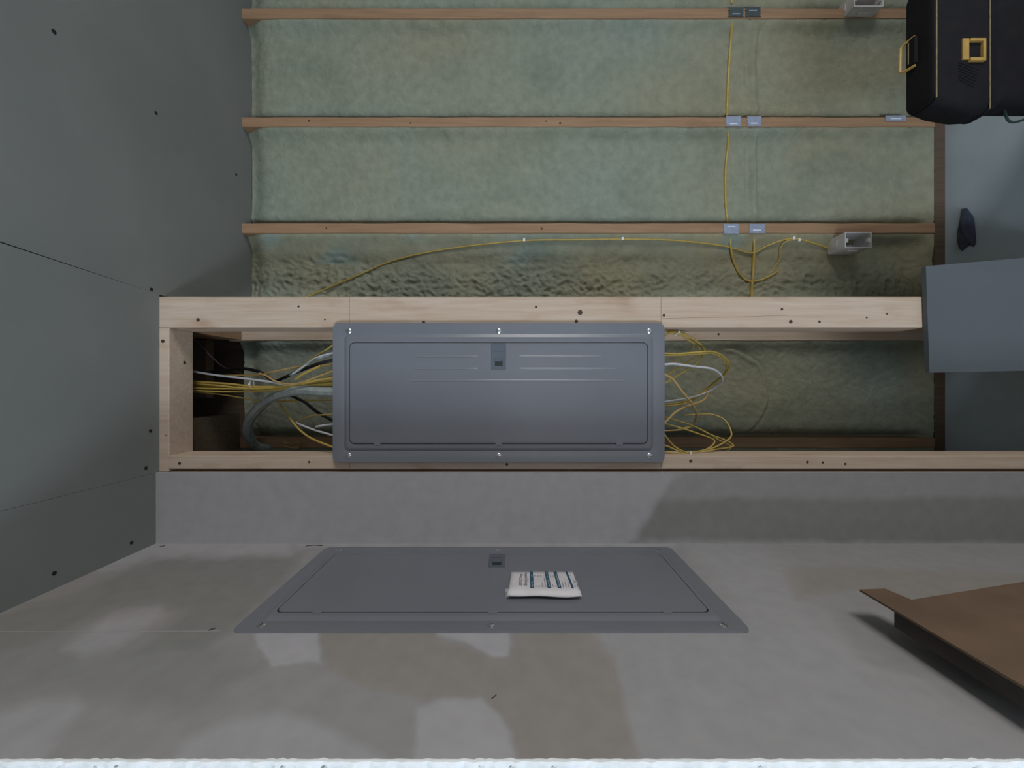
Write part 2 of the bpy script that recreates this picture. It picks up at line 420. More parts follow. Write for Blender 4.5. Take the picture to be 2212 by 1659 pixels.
# faint long crack in the post and short splinter marks
cz = [P(x, y, D1) for x, y in ((1430,688),(1520,686),(1620,684),(1700,681))]
MB().tube([(q.x, D1-.002, q.z) for q in cz], .012, 5).build('grain_crack', M['pencil'], post)

# ---------------------------------------------------------------- foam wall
wb = empty('wall_back', (0, 0, 0)); tag(wb, 'exterior wall of pine studs filled with green spray foam', kind='structure')
SX = [-24.8, -8.8, 7.2, 23.2, 39.05, 55.2, 71.2]
Z0 = 1.5; 
foam_studs = []
for k, x in enumerate(SX):
    vsb = MB(); c = .07
    # slightly wavy stud edges where foam laps over them
    rings = []
    for j in range(41):
        z = Z0+(CEIL+2-Z0)*j/40
        e0 = noise.noise(Vector((x, 0, z*.25)))*.09; e1 = noise.noise(Vector((x+9, 0, z*.22)))*.09
        rings.append([(x-.75+e0, DF+.1, z), (x-.68+e0, DF, z), (x+.68+e1, DF, z), (x+.75+e1, DF+.1, z), (x+.75, DF+4.5, z), (x-.75, DF+4.5, z)])
    vsb.loft(rings)
    foam_studs.append(vsb.build('stud', M['pine_old'] if x != 7.2 else M['pine'], wb))
MB().box(-26, XR, DF, DF+4.5, 0, 1.5).build('sole_plate', M['dark_wood'], wb)
MB().box(-26, XR, DF+4.5, DF+4.7, 0, CEIL+11).build('sheathing', M['dark_wood'], wb)
nails(foam_studs[3], DF, [(1170,494,1.3),(705,493,.9)])
nails(foam_studs[4], DF, [(1210,266,1.3),(1180,262,.9),(887,266,.9),(668,261,1.2)])
nails(foam_studs[2], DF, [(1552,722,1.3),(1476,720,.9)])

ZC = P(1622, 0, 61).z
def foam_surf(ix, x, z):
    """depth of the foam face at (x, z) in stud bay ix, in inches"""
    xa = SX[ix]+.70; xb = SX[ix+1]-.70; u = max(0, min(1, (x-xa)/(xb-xa)))
    q = Vector((x, z*.8, ix*13.7))
    low = noise.noise(q*.09)*.55 + noise.noise(q*.25)*.22
    rec = 1.1 + low*.7
    rec += 1.5*math.exp(-(u/.05)**2) - .25*math.exp(-((u-.12)/.07)**2)
    rec *= 1-.92*math.exp(-((1-u)/.085)**2)
    rec *= 1-.9*math.exp(-((z-Z0)/1.6)**2)
    rec += 1.3*math.exp(-((CEIL-z)/1.8)**2)
    f1 = noise.noise(q*1.5); f2 = noise.noise(q*3.4)
    if ix == 2:
        w_ = max(0, min(1, .5+(0.66-u)*2.6 + noise.noise(q*.12)*.5))
        g1 = noise.noise(q*.95); g2 = noise.noise(q*2.1)
        rec += w_*(.75*abs(g1) + .38*abs(g2) + .12*noise.noise(q*5)) - .25*w_
        rec += .55*math.exp(-((u-.72)/.10)**2)*(.6+.8*noise.noise(Vector((z*.12, 3, 1))))
    else:
        rec -= .06*f1+.11*f2+.085*noise.noise(q*6.5)
    if ix in (3, 4):
        dz = z-ZC-.25*noise.noise(Vector((x*.2, 0, 0)))
        rec -= .42*math.exp(-(dz/.45)**2)
        rec += .4*math.exp(-((dz-.95)/.22)**2)*max(0, noise.noise(Vector((x*.35, ix, 4)))+.35)
    if ix == 1:
        # arc shaped crease left by the spray passes, below the panel
        pc = P(1560, 850, 61); rr = math.hypot(x-pc.x, z-pc.z); cr = 6.9+.4*noise.noise(q*.4)
        if z < pc.z:
            rec += .30*math.exp(-((rr-cr)/.16)**2) - .22*math.exp(-((rr-cr+.45)/.3)**2)
    return DF+max(.12, rec), u, q

def foam(ix):
    xa = SX[ix]+.70; xb = SX[ix+1]-.70
    res = .2 if ix in (2,) else .25
    nu = int((xb-xa)/res); zt = CEIL+1; nv = int((zt-Z0)/res)
    vs = []; fs = []; A = {'olive': [], 'blue': [], 'dark': []}
    for j in range(nv+1):
        z = Z0+(zt-Z0)*j/nv
        for i in range(nu+1):
            x = xa+(xb-xa)*i/nu
            y, u, q = foam_surf(ix, x, z)
            if ix == 2: ol = .55+.45*noise.noise(q*.11+Vector((3,1,0)))+.25*max(0, min(1, (CAMZ-5-z)/20))
            else: ol = .32+.45*noise.noise(q*.06+Vector((ix*3.1, 5, 0)))+.25*max(0, min(1, (CAMZ-10-z)/30))
            vs.append(Vector((x, y, z))*IN)
            A['olive'].append(max(0, min(1, ol)))
            bl = 1.1*(noise.noise(q*.07+Vector((1, 8, 3)))-.30)
            if ix == 2: bl = 2.2*(noise.noise(q*.18+Vector((0, 2, 3)))-.30) if u > .70 else 0
            A['blue'].append(max(0, min(.9, bl)))
            A['dark'].append(max(0, min(1, .5*noise.noise(q*.2+Vector((4, 4, 4)))+.0)))
    for j in range(nv):
        for i in range(nu):
            a = j*(nu+1)+i; fs.append((a, a+1, a+nu+2, a+nu+1))
    me = bpy.data.meshes.new('spray_foam'); me.from_pydata(vs, [], fs)
    for k in A:
        at = me.attributes.new(k, 'FLOAT', 'POINT'); at.data.foreach_set('value', A[k])
    for pl in me.polygons: pl.use_smooth = True
    me.materials.append(M['foam'])
    o = bpy.data.objects.new('spray_foam', me); COL.objects.link(o); o.parent = wb
    return o
for ix in range(6): foam(ix)
MB().box(71.9, XR, DF+2.0, DF+2.4, 1.5, CEIL).build('spray_foam', M['foam'], wb)

# joist space above the bay: blocking and a joist seen from below
tj = empty('trim_2', (0, 0, CEIL)); tag(tj, 'dark joists and blocking above the open bay', kind='structure')
MB().box(6.55, 8.1, 49.1, 59.2, .05, 9.5).build('joist', M['pine_old'], tj)
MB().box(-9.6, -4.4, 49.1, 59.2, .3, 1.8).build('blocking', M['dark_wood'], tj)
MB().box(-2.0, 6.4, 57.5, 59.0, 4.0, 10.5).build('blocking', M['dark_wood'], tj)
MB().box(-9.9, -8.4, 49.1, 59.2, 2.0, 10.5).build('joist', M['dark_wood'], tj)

# ---------------------------------------------------------------- far shell of the room, behind and beside the camera
def wall_open(name, label, axis, c0, c1, a0, a1, oa0, oa1, oz0, oz1):
    e = empty(name, (0, 0, 0)); tag(e, label, kind='structure')
    def bx(p0, p1, z0, z1, n='wall_panel', m=M['wallpaint'], d=0):
        if axis == 'x': return MB().box(c0-d, c1+d, p0, p1, z0, z1).build(n, m, e)
        return MB().box(p0, p1, c0-d, c1+d, z0, z1).build(n, m, e)
    bx(a0, oa0, 0, CEIL); bx(oa1, a1, 0, CEIL); bx(oa0, oa1, oz1, CEIL)
    if oz0 > 0: bx(oa0, oa1, 0, oz0)
    t = 2.5
    bx(oa0, oa0+t, oz0, oz1, 'casing', M['tie'], .4); bx(oa1-t, oa1, oz0, oz1, 'casing', M['tie'], .4)
    bx(oa0+t, oa1-t, oz1-t, oz1, 'casing', M['tie'], .4)
    if oz0 > 0: bx(oa0+t, oa1-t, oz0, oz0+t, 'casing', M['tie'], .4)
    return e
wall_open('wall_right', 'plain wall with a window opening, outside the picture', 'x', XR, XR+5, DB, DBACK, -66, -10, 18, 86)
wall_open('wall_rear', 'plain wall with an opening added for the fill light, behind the camera', 'y', DB-5, DB, -40, XR, -22, 36, 18, 82)
wall_open('wall_rear_left', 'plain wall with a window opening, behind the adjoining room', 'y', DB-5, DB, XL, -40, -129, -83, 10, 78)
tag(MB().box(XL-5, XL, DB, DBACK, 0, CEIL).build('wall_far_left', M['wallpaint']), 'plain wall of the adjoining room', kind='structure')
tag(MB().box(XL, -22.6, DBACK-.5, DBACK+4, 0, CEIL).build('wall_back_left', M['wallpaint']), 'plain back wall of the adjoining room', kind='structure')

# ================================================================== ELECTRICAL PANELS
def make_panel(label, loc, rz, W, H, ridges, enclosure):
    root = empty('electrical_panel', loc, rz)
    tag(root, label, 'electrical panel')
    w2, h2 = W/2, H/2
    ring = lambda ins, y, r: [(x, y, z) for x, z in rrect(-w2+ins, w2-ins, -h2+ins, h2-ins, r)]
    dx0, dx1 = -w2+2.2, w2-2.28; dz0, dz1 = -h2+2.02, h2-2.02
    dring = lambda g, y: [(x, y, z) for x, z in rrect(dx0-g*(2 if g > 0 else 1), dx1+g, dz0-g, dz1+g, .55)]
    # flange, pressed step, raised field and the door opening
    MB().loft([ring(.02, 0, .7), ring(0, -.05, .7), ring(.04, -.12, .68), ring(1.22, -.14, .5), ring(1.32, -.10, .45), ring(1.42, -.14, .45),
               ring(1.60, -.27, .4), ring(1.72, -.29, .4), dring(.05, -.29), dring(.05, -.01)], cap0=True, cap1=True).build('cover', M['steel'], root, True)
    door = MB().loft([dring(-.02, -.02), dring(-.02, -.305), dring(-.08, -.325), dring(-.3, -.328)], True, True).build('door', M['steel'], root, True)
    for x, seg in ridges:
        for z0, z1 in seg:
            MB().tube(spline([(x, -.315, z0), (x, -.34, z0+.5), (x, -.34, (z0+z1)/2), (x, -.34, z1-.5), (x, -.315, z1)]), .11, 10, .04).build('ridge', M['steel_gloss'], door, True)
    # latch at the opening side, knuckle hinges on the other
    lx1 = dx1-.02; lx0 = lx1-3.05
    latch = MB().loft([[(x, y, z) for x, z in rrect(lx0+q, lx1-q, -.83+q, .83-q, .15)] for q, y in ((0, -.30), (0, -.345), (.05, -.36), (.14, -.345))]).build('latch', M['latch_grey'], door, True)
    MB().box(lx0+.5, lx0+1.35, -.37, -.34, -.45, .42).build('latch_recess', M['blackhole'], latch)
    MB().box(lx0+1.0, lx0+1.36, -.40, -.35, -.42, .40).build('latch_slide', M['latch_grey'], latch)
    MB().box(lx0+2.1, lx0+2.15, -.352, -.34, -.5, .5).build('latch_line', M['blackhole'], latch)
    for z in (-13.55, .0, 13.6):
        MB().loft([[(x, y, zz) for x, zz in rrect(dx0-.22, dx0+.32, z-.36, z+.36, .1)] for y in (-.28, -.34)]).build('hinge', M['steel'], root)
        MB().box(dx0+.32, dx0+.40, -.322, -.30, z-.34, z+.34).build('hinge_slot', M['blackhole'], root)
    for x in (-w2+.78, w2-.95):
        for z in (-h2+1.75, .0, h2-1.85):
            a0 = random.random()*3
            rg = lambda r, y: [(x+r*math.cos(a*math.pi/6), y, z+r*math.sin(a*math.pi/6)) for a in range(12)]
            s = MB().loft([rg(.31, -.12), rg(.31, -.17), rg(.24, -.22), rg(.1, -.235)]).build('cover_screw', M['zinc'], root, True)
            ca, sa = math.cos(a0)*.16, math.sin(a0)*.16
            MB().tube([(x-ca, -.234, z-sa), (x+ca, -.234, z+sa)], .025, 5).build('screw_slot', M['blackhole'], s)
    if enclosure:
        eb = MB(); x0, x1, z0, z1, y1 = -7.1, 7.25, -h2+.7, h2-.7, 4.0
        t = .06
        eb.box(x0, x0+t, .05, y1, z0, z1).box(x1-t, x1, .05, y1, z0, z1).box(x0, x1, .05, y1, z0, z0+t).box(x0, x1, .05, y1, z1-t, z1).box(x0, x1, y1-t, y1, z0, z1)
        eb.build('enclosure', M['steel'], root)
    return root

pz = CAMZ+1.5
q = lambda px: P(px, 0, 44.6).z-pz
rd = [(829.5, None)]
def rx(py): return (829.5-py)*44.6/F+.985
RID = [(rx(770), [(q(1032), q(893)), (q(1300), q(1122))]),
       (rx(796), [(q(1032), q(893)), (q(1330), q(1122))]),
       (rx(822), [(q(1340), q(895))])]
make_panel('grey electrical panel cover between bare pine studs, cables showing at both ends', (-.985, 44.9, pz), 0, 15.75, 37.4, RID, True)
RID2 = []
make_panel('grey electrical panel flush in the taped side wall, paper stuck to its door', (XS, 36.22, pz+.0), math.pi/2, 15.0, 37.8, RID2, False)

# ================================================================== CERTIFICATE ON THE SIDE PANEL
cert = empty('certificate', (XS+.32, 34.5, CAMZ)); tag(cert, 'curled white energy certificate with teal bars taped to panel door', 'paper')
# profile across (depth, stand-off) in local inches: far edge at the door, bulging towards the room, margin curling back
prof = [(3.0, .02), (2.4, .10), (1.4, .24), (.4, .38), (-.5, .52), (-1.1, .60), (-1.45, .62), (-1.70, .56), (-1.86, .42), (-1.95, .28)]
def zt(t): return .05+.42*t      # upper end moves out a little towards the near side
nz = 16; b = MB(); ncol = len(prof)
for j in range(nz+1):
    f_ = j/nz
    for i, (y, x) in enumerate(prof):
        t = i/(ncol-1); top = .05+.35*t; bot = -5.75+.15*math.sin(t*3)
        wob = .035*math.sin(f_*9+i*.4)*t + (.06*(abs(f_-.5)*2)**2)*t
        b.v.append((x+wob, y+.06*math.sin(f_*6)*t, top+(bot-top)*f_))
for j in range(nz):
    for i in range(ncol-1):
        a = j*ncol+i; b.f.append((a, a+1, a+ncol+1, a+ncol))
sheet = b.build('sheet', M['paper'], cert, True)
sm = sheet.modifiers.new('thickness', 'SOLIDIFY'); sm.thickness = .0004
def on_paper(u, v):
    """u along reading direction (0 at near edge .. 1 far edge), v down the page in inches"""
    ys = 2.9-(1-u)*4.15
    for k in range(ncol-1):
        if prof[k][0] >= ys >= prof[k+1][0]:
            t = (prof[k][0]-ys)/(prof[k][0]-prof[k+1][0]); x = prof[k][1]+(prof[k+1][1]-prof[k][1])*t; tt = (k+t)/(ncol-1); break
    else: x, tt = prof[0][1], 0
    f_ = v/5.75
    wob = .035*math.sin(f_*9+tt*(ncol-1)*.4)*tt + (.06*(abs(f_-.5)*2)**2)*tt
    return (x+wob+.028, ys+.06*math.sin(f_*6)*tt, .05+.35*tt-v*(1+.06*tt))
def bar(v0, v1):
    bb = MB(); n = 14
    for k in range(n+1):
        bb.v.append(on_paper(k/n, v0)); bb.v.append(on_paper(k/n, v1))
    for k in range(n): bb.f.append((2*k, 2*k+1, 2*k+3, 2*k+2))
    return bb.build('printed_bar', M['teal'], sheet)
for v0, v1 in ((1.72, 2.02), (3.12, 3.42), (3.94, 4.24), (5.06, 5.24)): bar(v0, v1)
def text(s, u, v, h, m, name='printed_line', wmax=None):
    cu = bpy.data.curves.new('t', 'FONT'); cu.body = s; cu.size = 1.0; cu.resolution_u = 2
    to = bpy.data.objects.new('t', cu); COL.objects.link(to)
    dg = bpy.context.evaluated_depsgraph_get(); me0 = to.evaluated_get(dg).to_mesh()
    vs = [tuple(x.co) for x in me0.vertices]; fs = [tuple(p.vertices) for p in me0.polygons]
    to.evaluated_get(dg).to_mesh_clear(); bpy.data.objects.remove(to)
    if not vs: return
    mx = max(x[0] for x in vs); sc = h
    sx = sc if not wmax else min(sc, wmax/mx)
    bb = MB(); bb.v = [on_paper(min(1, u+x*sx/4.15), v-y*sc) for x, y, z in vs]; bb.v = [(x+.012, y, z) for x, y, z in bb.v]; bb.f = fs
    o = bb.build(name, m, sheet); return o
text('2009 IECC Energy', .12, 1.02, .40, M['ink'], 'printed_title', 3.2)
text('Efficiency Certificate', .12, 1.46, .40, M['ink'], 'printed_title', 3.45)
text('Insulation Rating', .04, 1.95, .21, M['paper'], wmax=1.8); text('R-Value', .62, 1.95, .21, M['paper'])
for k, (s, r_) in enumerate((('Wall', '19.00'), ('Floor', '30.00'), ('Ceiling / Roof', '38.00'), ('Ductwork (unconditioned spaces):', '____'))):
    text(s, .04, 2.24+k*.26, .17, M['ink'], wmax=2.3); text(r_, .66, 2.24+k*.26, .17, M['ink'])
text('Glass & Door Rating', .04, 3.35, .21, M['paper'], wmax=1.9); text('U-Factor', .60, 3.35, .19, M['paper']); text('SHGC', .84, 3.35, .19, M['paper'])
text('Window', .04, 3.62, .17, M['ink']); text('0.30', .66, 3.62, .17, M['ink']); text('Door', .04, 3.86, .17, M['ink']); text('0.30', .66, 3.86, .17, M['ink'])
text('Heating & Cooling Equipment', .04, 4.17, .21, M['paper'], wmax=2.3); text('Efficiency', .64, 4.17, .21, M['paper'])
for k, s in enumerate(('Heating System:________', 'Cooling System:________', 'Water Heater:__________')):
    text(s, .04, 4.46+k*.24, .17, M['ink'])
text('Name:_______________', .04, 5.44, .17, M['ink']); text('Date:______', .68, 5.44, .17, M['ink']); text('Comments', .04, 5.66, .15, M['ink'])
for z, y0, y1 in ((.30, -1.5, -1.0), (-5.6, -.2, .4)):
    MB().box(.0, .46, y0, y1, z-.08, z+.24).build('tape', M['tape'], cert)

# ================================================================== CABLES
def cable(label, pts, m, r=.11, name='cable', group=None, cat='cable', sub=5, ry=None):
    P3 = [P(*p) for p in pts]; base = P3[0]
    o = empty(name, base) if False else None
    mb = MB().tube(spline(P3, sub), r, 8, ry)
    mb.v = [tuple(Vector(v)-base) for v in mb.v]
    o = mb.build(name, M[m], None, True); o.location = base*IN
    tag(o, label, cat, group); return o

G1 = 'yellow cables bundled above the bare-stud panel'
LB = 'yellow cable in the bundle running from the dark ceiling space to panel top'
cable('uppermost yellow cable of the bundle beside the white cable', [(400,822,51.5),(415,824,50.6),(493,829,49.5),(549,835,48.9),(605,834,48.2),(661,826,47.6),(725,812,47)], 'yellow', .12, group=G1)
cable('second yellow cable down in the bundle above panel', [(400,827,51.6),(415,828,50.7),(475,833,49.7),(516,838,49.1),(568,839,48.6),(624,835,48.1),(725,831,47.4)], 'yellow', .12, group=G1)
cable('fourth yellow cable down in the bundle above panel', [(400,837,51.4),(415,838,50.5),(456,839.5,50),(531,840,49),(587,843,48.7),(640,838,48.3),(725,833,47.8)], 'yellow', .12, group=G1)
cable('lowest bright yellow cable of the bundle above panel', [(400,842,51.3),(415,843,50.6),(475,846,49.8),(568,844,49.0),(610,838,48.4),(725,827,47.2)], 'yellow', .12, group=G1)
cable('rearmost yellow cable hidden in the bundle above panel', [(400,833,51.9),(415,833,51.2),(500,835,50.2),(580,838,49.4),(650,832,48.8),(725,822,48)], 'yellow', .12, group=G1)
cable('slack yellow cable sagging below the yellow bundle behind the grey conduit', [(415,846,52),(475,852,52),(531,861,52.5),(568,868,53),(625,866,52),(725,864,50)], 'yellow', .10)
cable('white cable crossing just above the yellow bundle left of panel', [(400,800,51.5),(415,802,50.4),(465,810,49.6),(531,818,48.8),(587,825.5,48.2),(617,831,48),(680,836,48.2),(725,838,48.4)], 'white_cable', .13)
cable('tan cable rising from behind the white cable towards panel top', [(470,812,51.5),(493,811,50.5),(559,810,49.6),(587,804,49),(643,793,48.5),(725,788,48)], 'tan', .12)
cable('tan cable dipping in a shallow curve before panel top', [(560,806,49.2),(576,812,48.4),(596,824,47.8),(624,830,47.4),(652,826,47.1),(725,799,46.6)], 'tan', .11)
cable('short printed yellow cable slanting up into panel top', [(652,829,47.2),(670,825,47.0),(695,820,46.9),(725,816,46.6)], 'yellow', .14)
cable('yellow cable with stripped jacket end near panel top', [(638,820,47.4),(655,808,47.1),(678,797,46.9),(692,790,46.8)], 'yellow', .14)
cable('grey cable fanning up steeply to panel top', [(627,811,47.6),(645,800,47.2),(665,785,46.8),(690,773,46.5),(725,764,46.4)], 'grey_cable', .15)
cable('pale grey cable lying against the darker grey cable', [(632,808,47.3),(655,792,46.9),(685,772,46.5),(725,761,46.3)], 'white_cable', .10)
cable('thick black-green cable under the grey cables at panel top', [(600,822,50),(650,800,48.5),(690,785,47.6),(725,777,47.4)], 'black_cable', .2)
cable('yellow cable at upper edge of the bay, steepest into panel', [(640,800,48.6),(647,796,48.2),(670,778,47.6),(695,762,47.2),(725,742,46.8)], 'yellow', .10)
cable('black cable arching behind the white cable', [(440,806,54),(490,800,53),(521,796,52),(549,800,51),(568,807,50),(590,822,49.5),(640,838,49.5)], 'black_cable', .2)
cable('thin mauve cable hanging diagonally from the dark ceiling space', [(405,718,55),(428,740,54.5),(456,770,54),(484,793,53.5),(520,806,53)], 'mauve_cable', .08)
cable('black cable slanting down under the grey conduit', [(600,842,53),(628,854,52),(660,870,51),(685,890,50),(725,912,48.5)], 'black_cable', .2)
cable('grey flexible conduit curving from panel top into the foam', [(735,846,47.6),(690,845,47.6),(655,842.5,48),(615,849,49),(577,866,50.5),(549,892,52),(536,916,53.5),(537,940,55),(550,960,57),(575,968,59),(600,962,61.6)], 'conduit', .62, name='conduit', cat='conduit', sub=8)
cable('yellow cable slanting from behind conduit to lower panel corner', [(605,872,54),(615,886,52),(639,920,49.5),(671,946,48.2),(725,968,47)], 'yellow', .13)
cable('white cable beside the slanting yellow cable at panel corner', [(640,912,50.5),(648,917,49.5),(680,929,48.3),(725,942,47.4)], 'white_cable', .13)
cable('short white cable end poking from lower panel corner', [(682,922,48),(700,919,47.6),(725,916,47.3)], 'white_cable', .13)
cable('dim tan cable hooking over the white cables at panel corner', [(640,925,51),(647,910,50.5),(671,899,49.5),(700,896,48.5),(725,895,48)], 'tan', .10)
cable('small dim yellow loop in the foam beside conduit end', [(612,956,58),(630,958,58),(645,957,58),(649,962,58.4),(645,968,58.6),(630,967,58.4),(614,964,58)], 'yellow', .10)

# loops below the panel
G2 = 'yellow cable loops below the bare-stud panel'
def zz(pts, ds):
    n = len(pts); out = []
    for i, (x, y) in enumerate(pts):
        t = i/(n-1)*(len(ds)-1); k = min(int(t), len(ds)-2); out.append((1420+x/5.35, 690+y/5.35, ds[k]+(ds[k+1]-ds[k])*(t-k)))
    return out
cable('outer yellow cable of the pair tied at the upper bay corner', zz([(40,230),(95,185),(150,155),(240,150),(370,200),(490,280),(545,350),(520,430),(440,510),(280,620),(40,770)], [46.2,46.4,48,50.5,49]), 'yellow', .11)
cable('inner yellow cable of the pair tied at the upper bay corner', zz([(40,150),(120,140),(240,165),(330,220),(430,280),(500,360),(430,440),(260,545),(40,690)], [46.6,46.8,48.4,51,49]), 'yellow', .11)
cable('thin yellow cable crossing behind the tied pair', zz([(40,110),(240,145),(350,185),(420,290),(380,370),(230,470),(40,560)], [47,47.2,49.5,51,50]), 'yellow', .08)
cable('upper of two yellow cables in the widest upper loop', zz([(40,390),(95,392),(250,395),(500,375),(640,372),(740,410),(822,495),(825,560),(770,650),(610,780),(450,905),(300,975),(40,1005)], [46.2,46.8,48.5,51,50]), 'yellow', .10)
cable('lower of two yellow cables in the widest upper loop', zz([(40,412),(95,415),(250,412),(500,395),(630,390),(720,425),(800,505),(800,570),(740,660),(580,785),(420,900),(280,960),(40,985)], [46.3,47,48.7,51.4,50.4]), 'yellow', .10)
cable('white cable looping out of the panel bottom', zz([(40,525),(95,520),(200,515),(400,540),(620,568),(720,625),(752,690),(720,760),(600,830),(400,900),(95,950),(40,958)], [46.4,46.8,48,50.5,49.5]), 'white_cable', lambda t: .15-.05*t)
cable('thick tan cable bowing down across the loops', zz([(40,610),(95,645),(180,695),(290,840),(400,970),(450,1080),(445,1150),(400,1220),(300,1270),(40,1290)], [45.9,46.3,47.2,50,49.5]), 'tan', lambda t: .17-.07*t)
cable('tan cable rising from panel bottom to cross the bowed one', zz([(40,1220),(110,1170),(200,1080),(300,1020),(430,975),(530,935),(580,870),(600,800)], [46.3,47,48.5,51]), 'tan', .13)
cable('yellow loop nearest the lower stud with a white tie', zz([(40,1200),(110,1212),(300,1262),(450,1312),(610,1368),(662,1412),(610,1475),(500,1525),(380,1545),(260,1505),(160,1430),(40,1270)], [47,48,49.5,48.5,47.2,46.6]), 'yellow', .10)
cable('long yellow loop reaching furthest along the lower stud', zz([(40,1120),(160,1150),(400,1225),(600,1325),(760,1385),(850,1430),(870,1468),(700,1498),(400,1548),(260,1525),(130,1470),(40,1440)], [48.5,50,50.5,49,47.2,46.6]), 'yellow', .10)
cable('round yellow loop standing out past the others', zz([(300,1110),(470,1098),(640,1100),(780,1165),(850,1290),(838,1372),(700,1460),(600,1495),(400,1538),(200,1545),(40,1520)], [51.5,51,49.5,48,47,46.8]), 'yellow', .10)
cable('dim yellow cable across the lower loops, deepest in the bay', zz([(40,1285),(200,1282),(400,1240),(560,1300),(700,1390),(850,1470),(740,1540),(400,1560),(40,1550)], [50.5,51,51,49,47.6]), 'yellow', .09)
def tie(label, px, py, D, r, tail):
    p = P(px, py, D); e = empty('cable_tie', p); tag(e, label, 'cable tie')
    MB().tube([(math.cos(k*math.pi/12)*r, math.sin(k*math.pi/12)*r*.8, 0) for k in range(25)], .04, 6).build('band', M['tie'], e, True)
    MB().box(-.09, .1, -r*.8-.12, -r*.8+.05, -.09, .09).build('head', M['tie'], e)
    MB().tube([(0, -r-.05, 0), (tail[0]*.5, -r-.12, tail[1]*.5), (tail[0], -r-.05, tail[1])], .045, 5).build('tail', M['tie'], e, True)
tie('white tie with a tail on the pair of yellow cables at bay corner', 1465, 718, 46.6, .28, (-.45, .55))
tie('white tie around the yellow loops on the lower stud', 1491, 978, 46.8, .22, (-.15, .2))
tie('thin white tie around the yellow bundle left of panel', 544, 830, 49.0, .5, (-.1, .05))

# cables on the foam wall: laid on the foam face (off = how far the cable centre stands proud of it)
def foam_point(px, py, off):
    D = 60.3
    for _ in range(4):
        p = P(px, py, D)
        ix = max(0, min(5, int((p.x-SX[0])//16)))
        for k in range(6):
            if SX[k]+.7 <= p.x <= SX[k+1]-.7: ix = k
        D = foam_surf(ix, p.x, p.z)[0]-off
    return D
def foam_cable(label, pts, m, r, sub=6):
    sm = spline([Vector((x, y, o)) for x, y, o in pts], sub)
    ds = [foam_point(v.x, v.y, v.z) for v in sm]
    for _ in range(3):
        ds = [min(ds[i], (ds[max(i-1, 0)]+ds[i]+ds[min(i+1, len(ds)-1)])/3) for i in range(len(ds))]
    return cable(label, [(v.x, v.y, d) for v, d in zip(sm, ds)], m, r, sub=1)
foam_cable('long yellow cable sweeping up the foam to the outlet box', [(575,684,-.25),(595,674,.1),(635,654,.12),(665,640,.12),(780,592,.12),(830,570,.12),(900,550,.12),(1000,533,.1),(1132,520,.1),(1240,518,.1),(1345,517,.1),(1450,519,.1),(1560,531,.1),(1622,546.5,.25),(1655,532,.15),(1690,519,.12),(1720,516,.12),(1760,526,.12),(1798,540,.15)], 'yellow', .13)
foam_cable('short yellow cable branching back into foam beside outlet box', [(1716,517,.2),(1695,523,.2),(1685,538,.15),(1683,562,.08),(1672,580,0),(1664,592,-.2)], 'yellow', .12)
foam_cable('yellow cable looping below the lower left nail plate', [(1578,512,-.3),(1578,530,.2),(1584,562,.15),(1598,592,.1),(1616,607,.1),(1640,606,.08),(1664,596,0),(1690,580,-.2)], 'yellow', .17)
foam_cable('yellow cable running straight behind the bare end post', [(1628,512,-.3),(1629,535,.15),(1627,580,.2),(1624,625,.2),(1623,665,.2),(1622,695,.15),(1622,712,-.3)], 'yellow', .2)
foam_cable('yellow cable half buried in foam between the upper studs', [(1581,44,-.2),(1579,80,.05),(1574,150,.05),(1571,215,.06),(1570,250,.06)], 'yellow', .19)
foam_cable('yellow cable half buried in foam between the lower studs', [(1573,286,-.15),(1572,320,.05),(1567,370,.06),(1567,430,.05),(1570,468,.06),(1571,482,.0)], 'yellow', .17)
foam_cable('green-yellow cable stub at the top edge of the foam', [(1582,-60,.05),(1581,-20,.05),(1580,8,.0)], 'yellow', .18)
def staple(label, px, py):
    p = P(px, py, foam_point(px, py, .15)); e = empty('cable_staple', p); tag(e, label, 'staple')
    MB().box(-.2, .2, -.22, .05, -.16, .16).build('saddle', M['tie'], e)
    MB().tube([(.32, -.16, .05), (.3, .3, .05)], .06, 6).build('nail', M['plate'], e)
staple('white staple on the yellow sweep, upper of two on foam', 1132, 519)
staple('white staple on the yellow sweep, midway along lowest foam stud', 1344, 516)
staple('white staple at the crest of the cables near outlet box', 1714, 515)
staple('white staple nearest the outlet box', 1725, 519)

# ================================================================== NAIL PLATES AND BOXES ON THE FOAM WALL STUDS
def nail_plate(label, px0, px1, py0, py1, m, strip, sm='plate_print'):
    a = P(px0, py1, DF); c = P(px1, py0, DF); cx, cz = (a.x+c.x)/2, (a.z+c.z)/2; hx, hz = abs(c.x-a.x)/2, abs(c.z-a.z)/2
    e = empty('nail_plate', (cx, DF, cz)); tag(e, label, 'nail plate')
    pts = []
    # outline with small notches on the upper and lower ends
    for s in (1, -1):
        for k in range(7):
            t = -1+2*k/6; pts.append((hx*t*s, s*(hz-(.12 if k % 2 else 0))))
    poly = pts
    n = len(poly)
    MB().add([(x, -.02, z) for x, z in poly]+[(x, -.09, z) for x, z in poly], [tuple(range(n)), tuple(range(2*n-1, n-1, -1))]+[(i, (i+1) % n, (i+1) % n+n, i+n) for i in range(n)]).build('plate', M[m], e)
    MB().box(strip*hx-.09, strip*hx+.09, -.12, -.08, -hz*.5, hz*.5).build('embossed_strip', M[sm], e)
nail_plate('grey-blue nail plate on the second stud, upper of pair', 1567, 1601, 252, 273, 'plate', -.55)
nail_plate('grey-blue nail plate on the second stud, lower of pair', 1613, 1645, 252, 273, 'plate', -.45)
nail_plate('grey-blue nail plate on the lowest exposed foam-wall stud, upper of pair', 1562, 1596, 484, 505, 'plate', .4)
nail_plate('grey-blue nail plate on the lowest exposed foam-wall stud, lower of pair', 1617, 1652, 484, 504, 'plate', -.35)
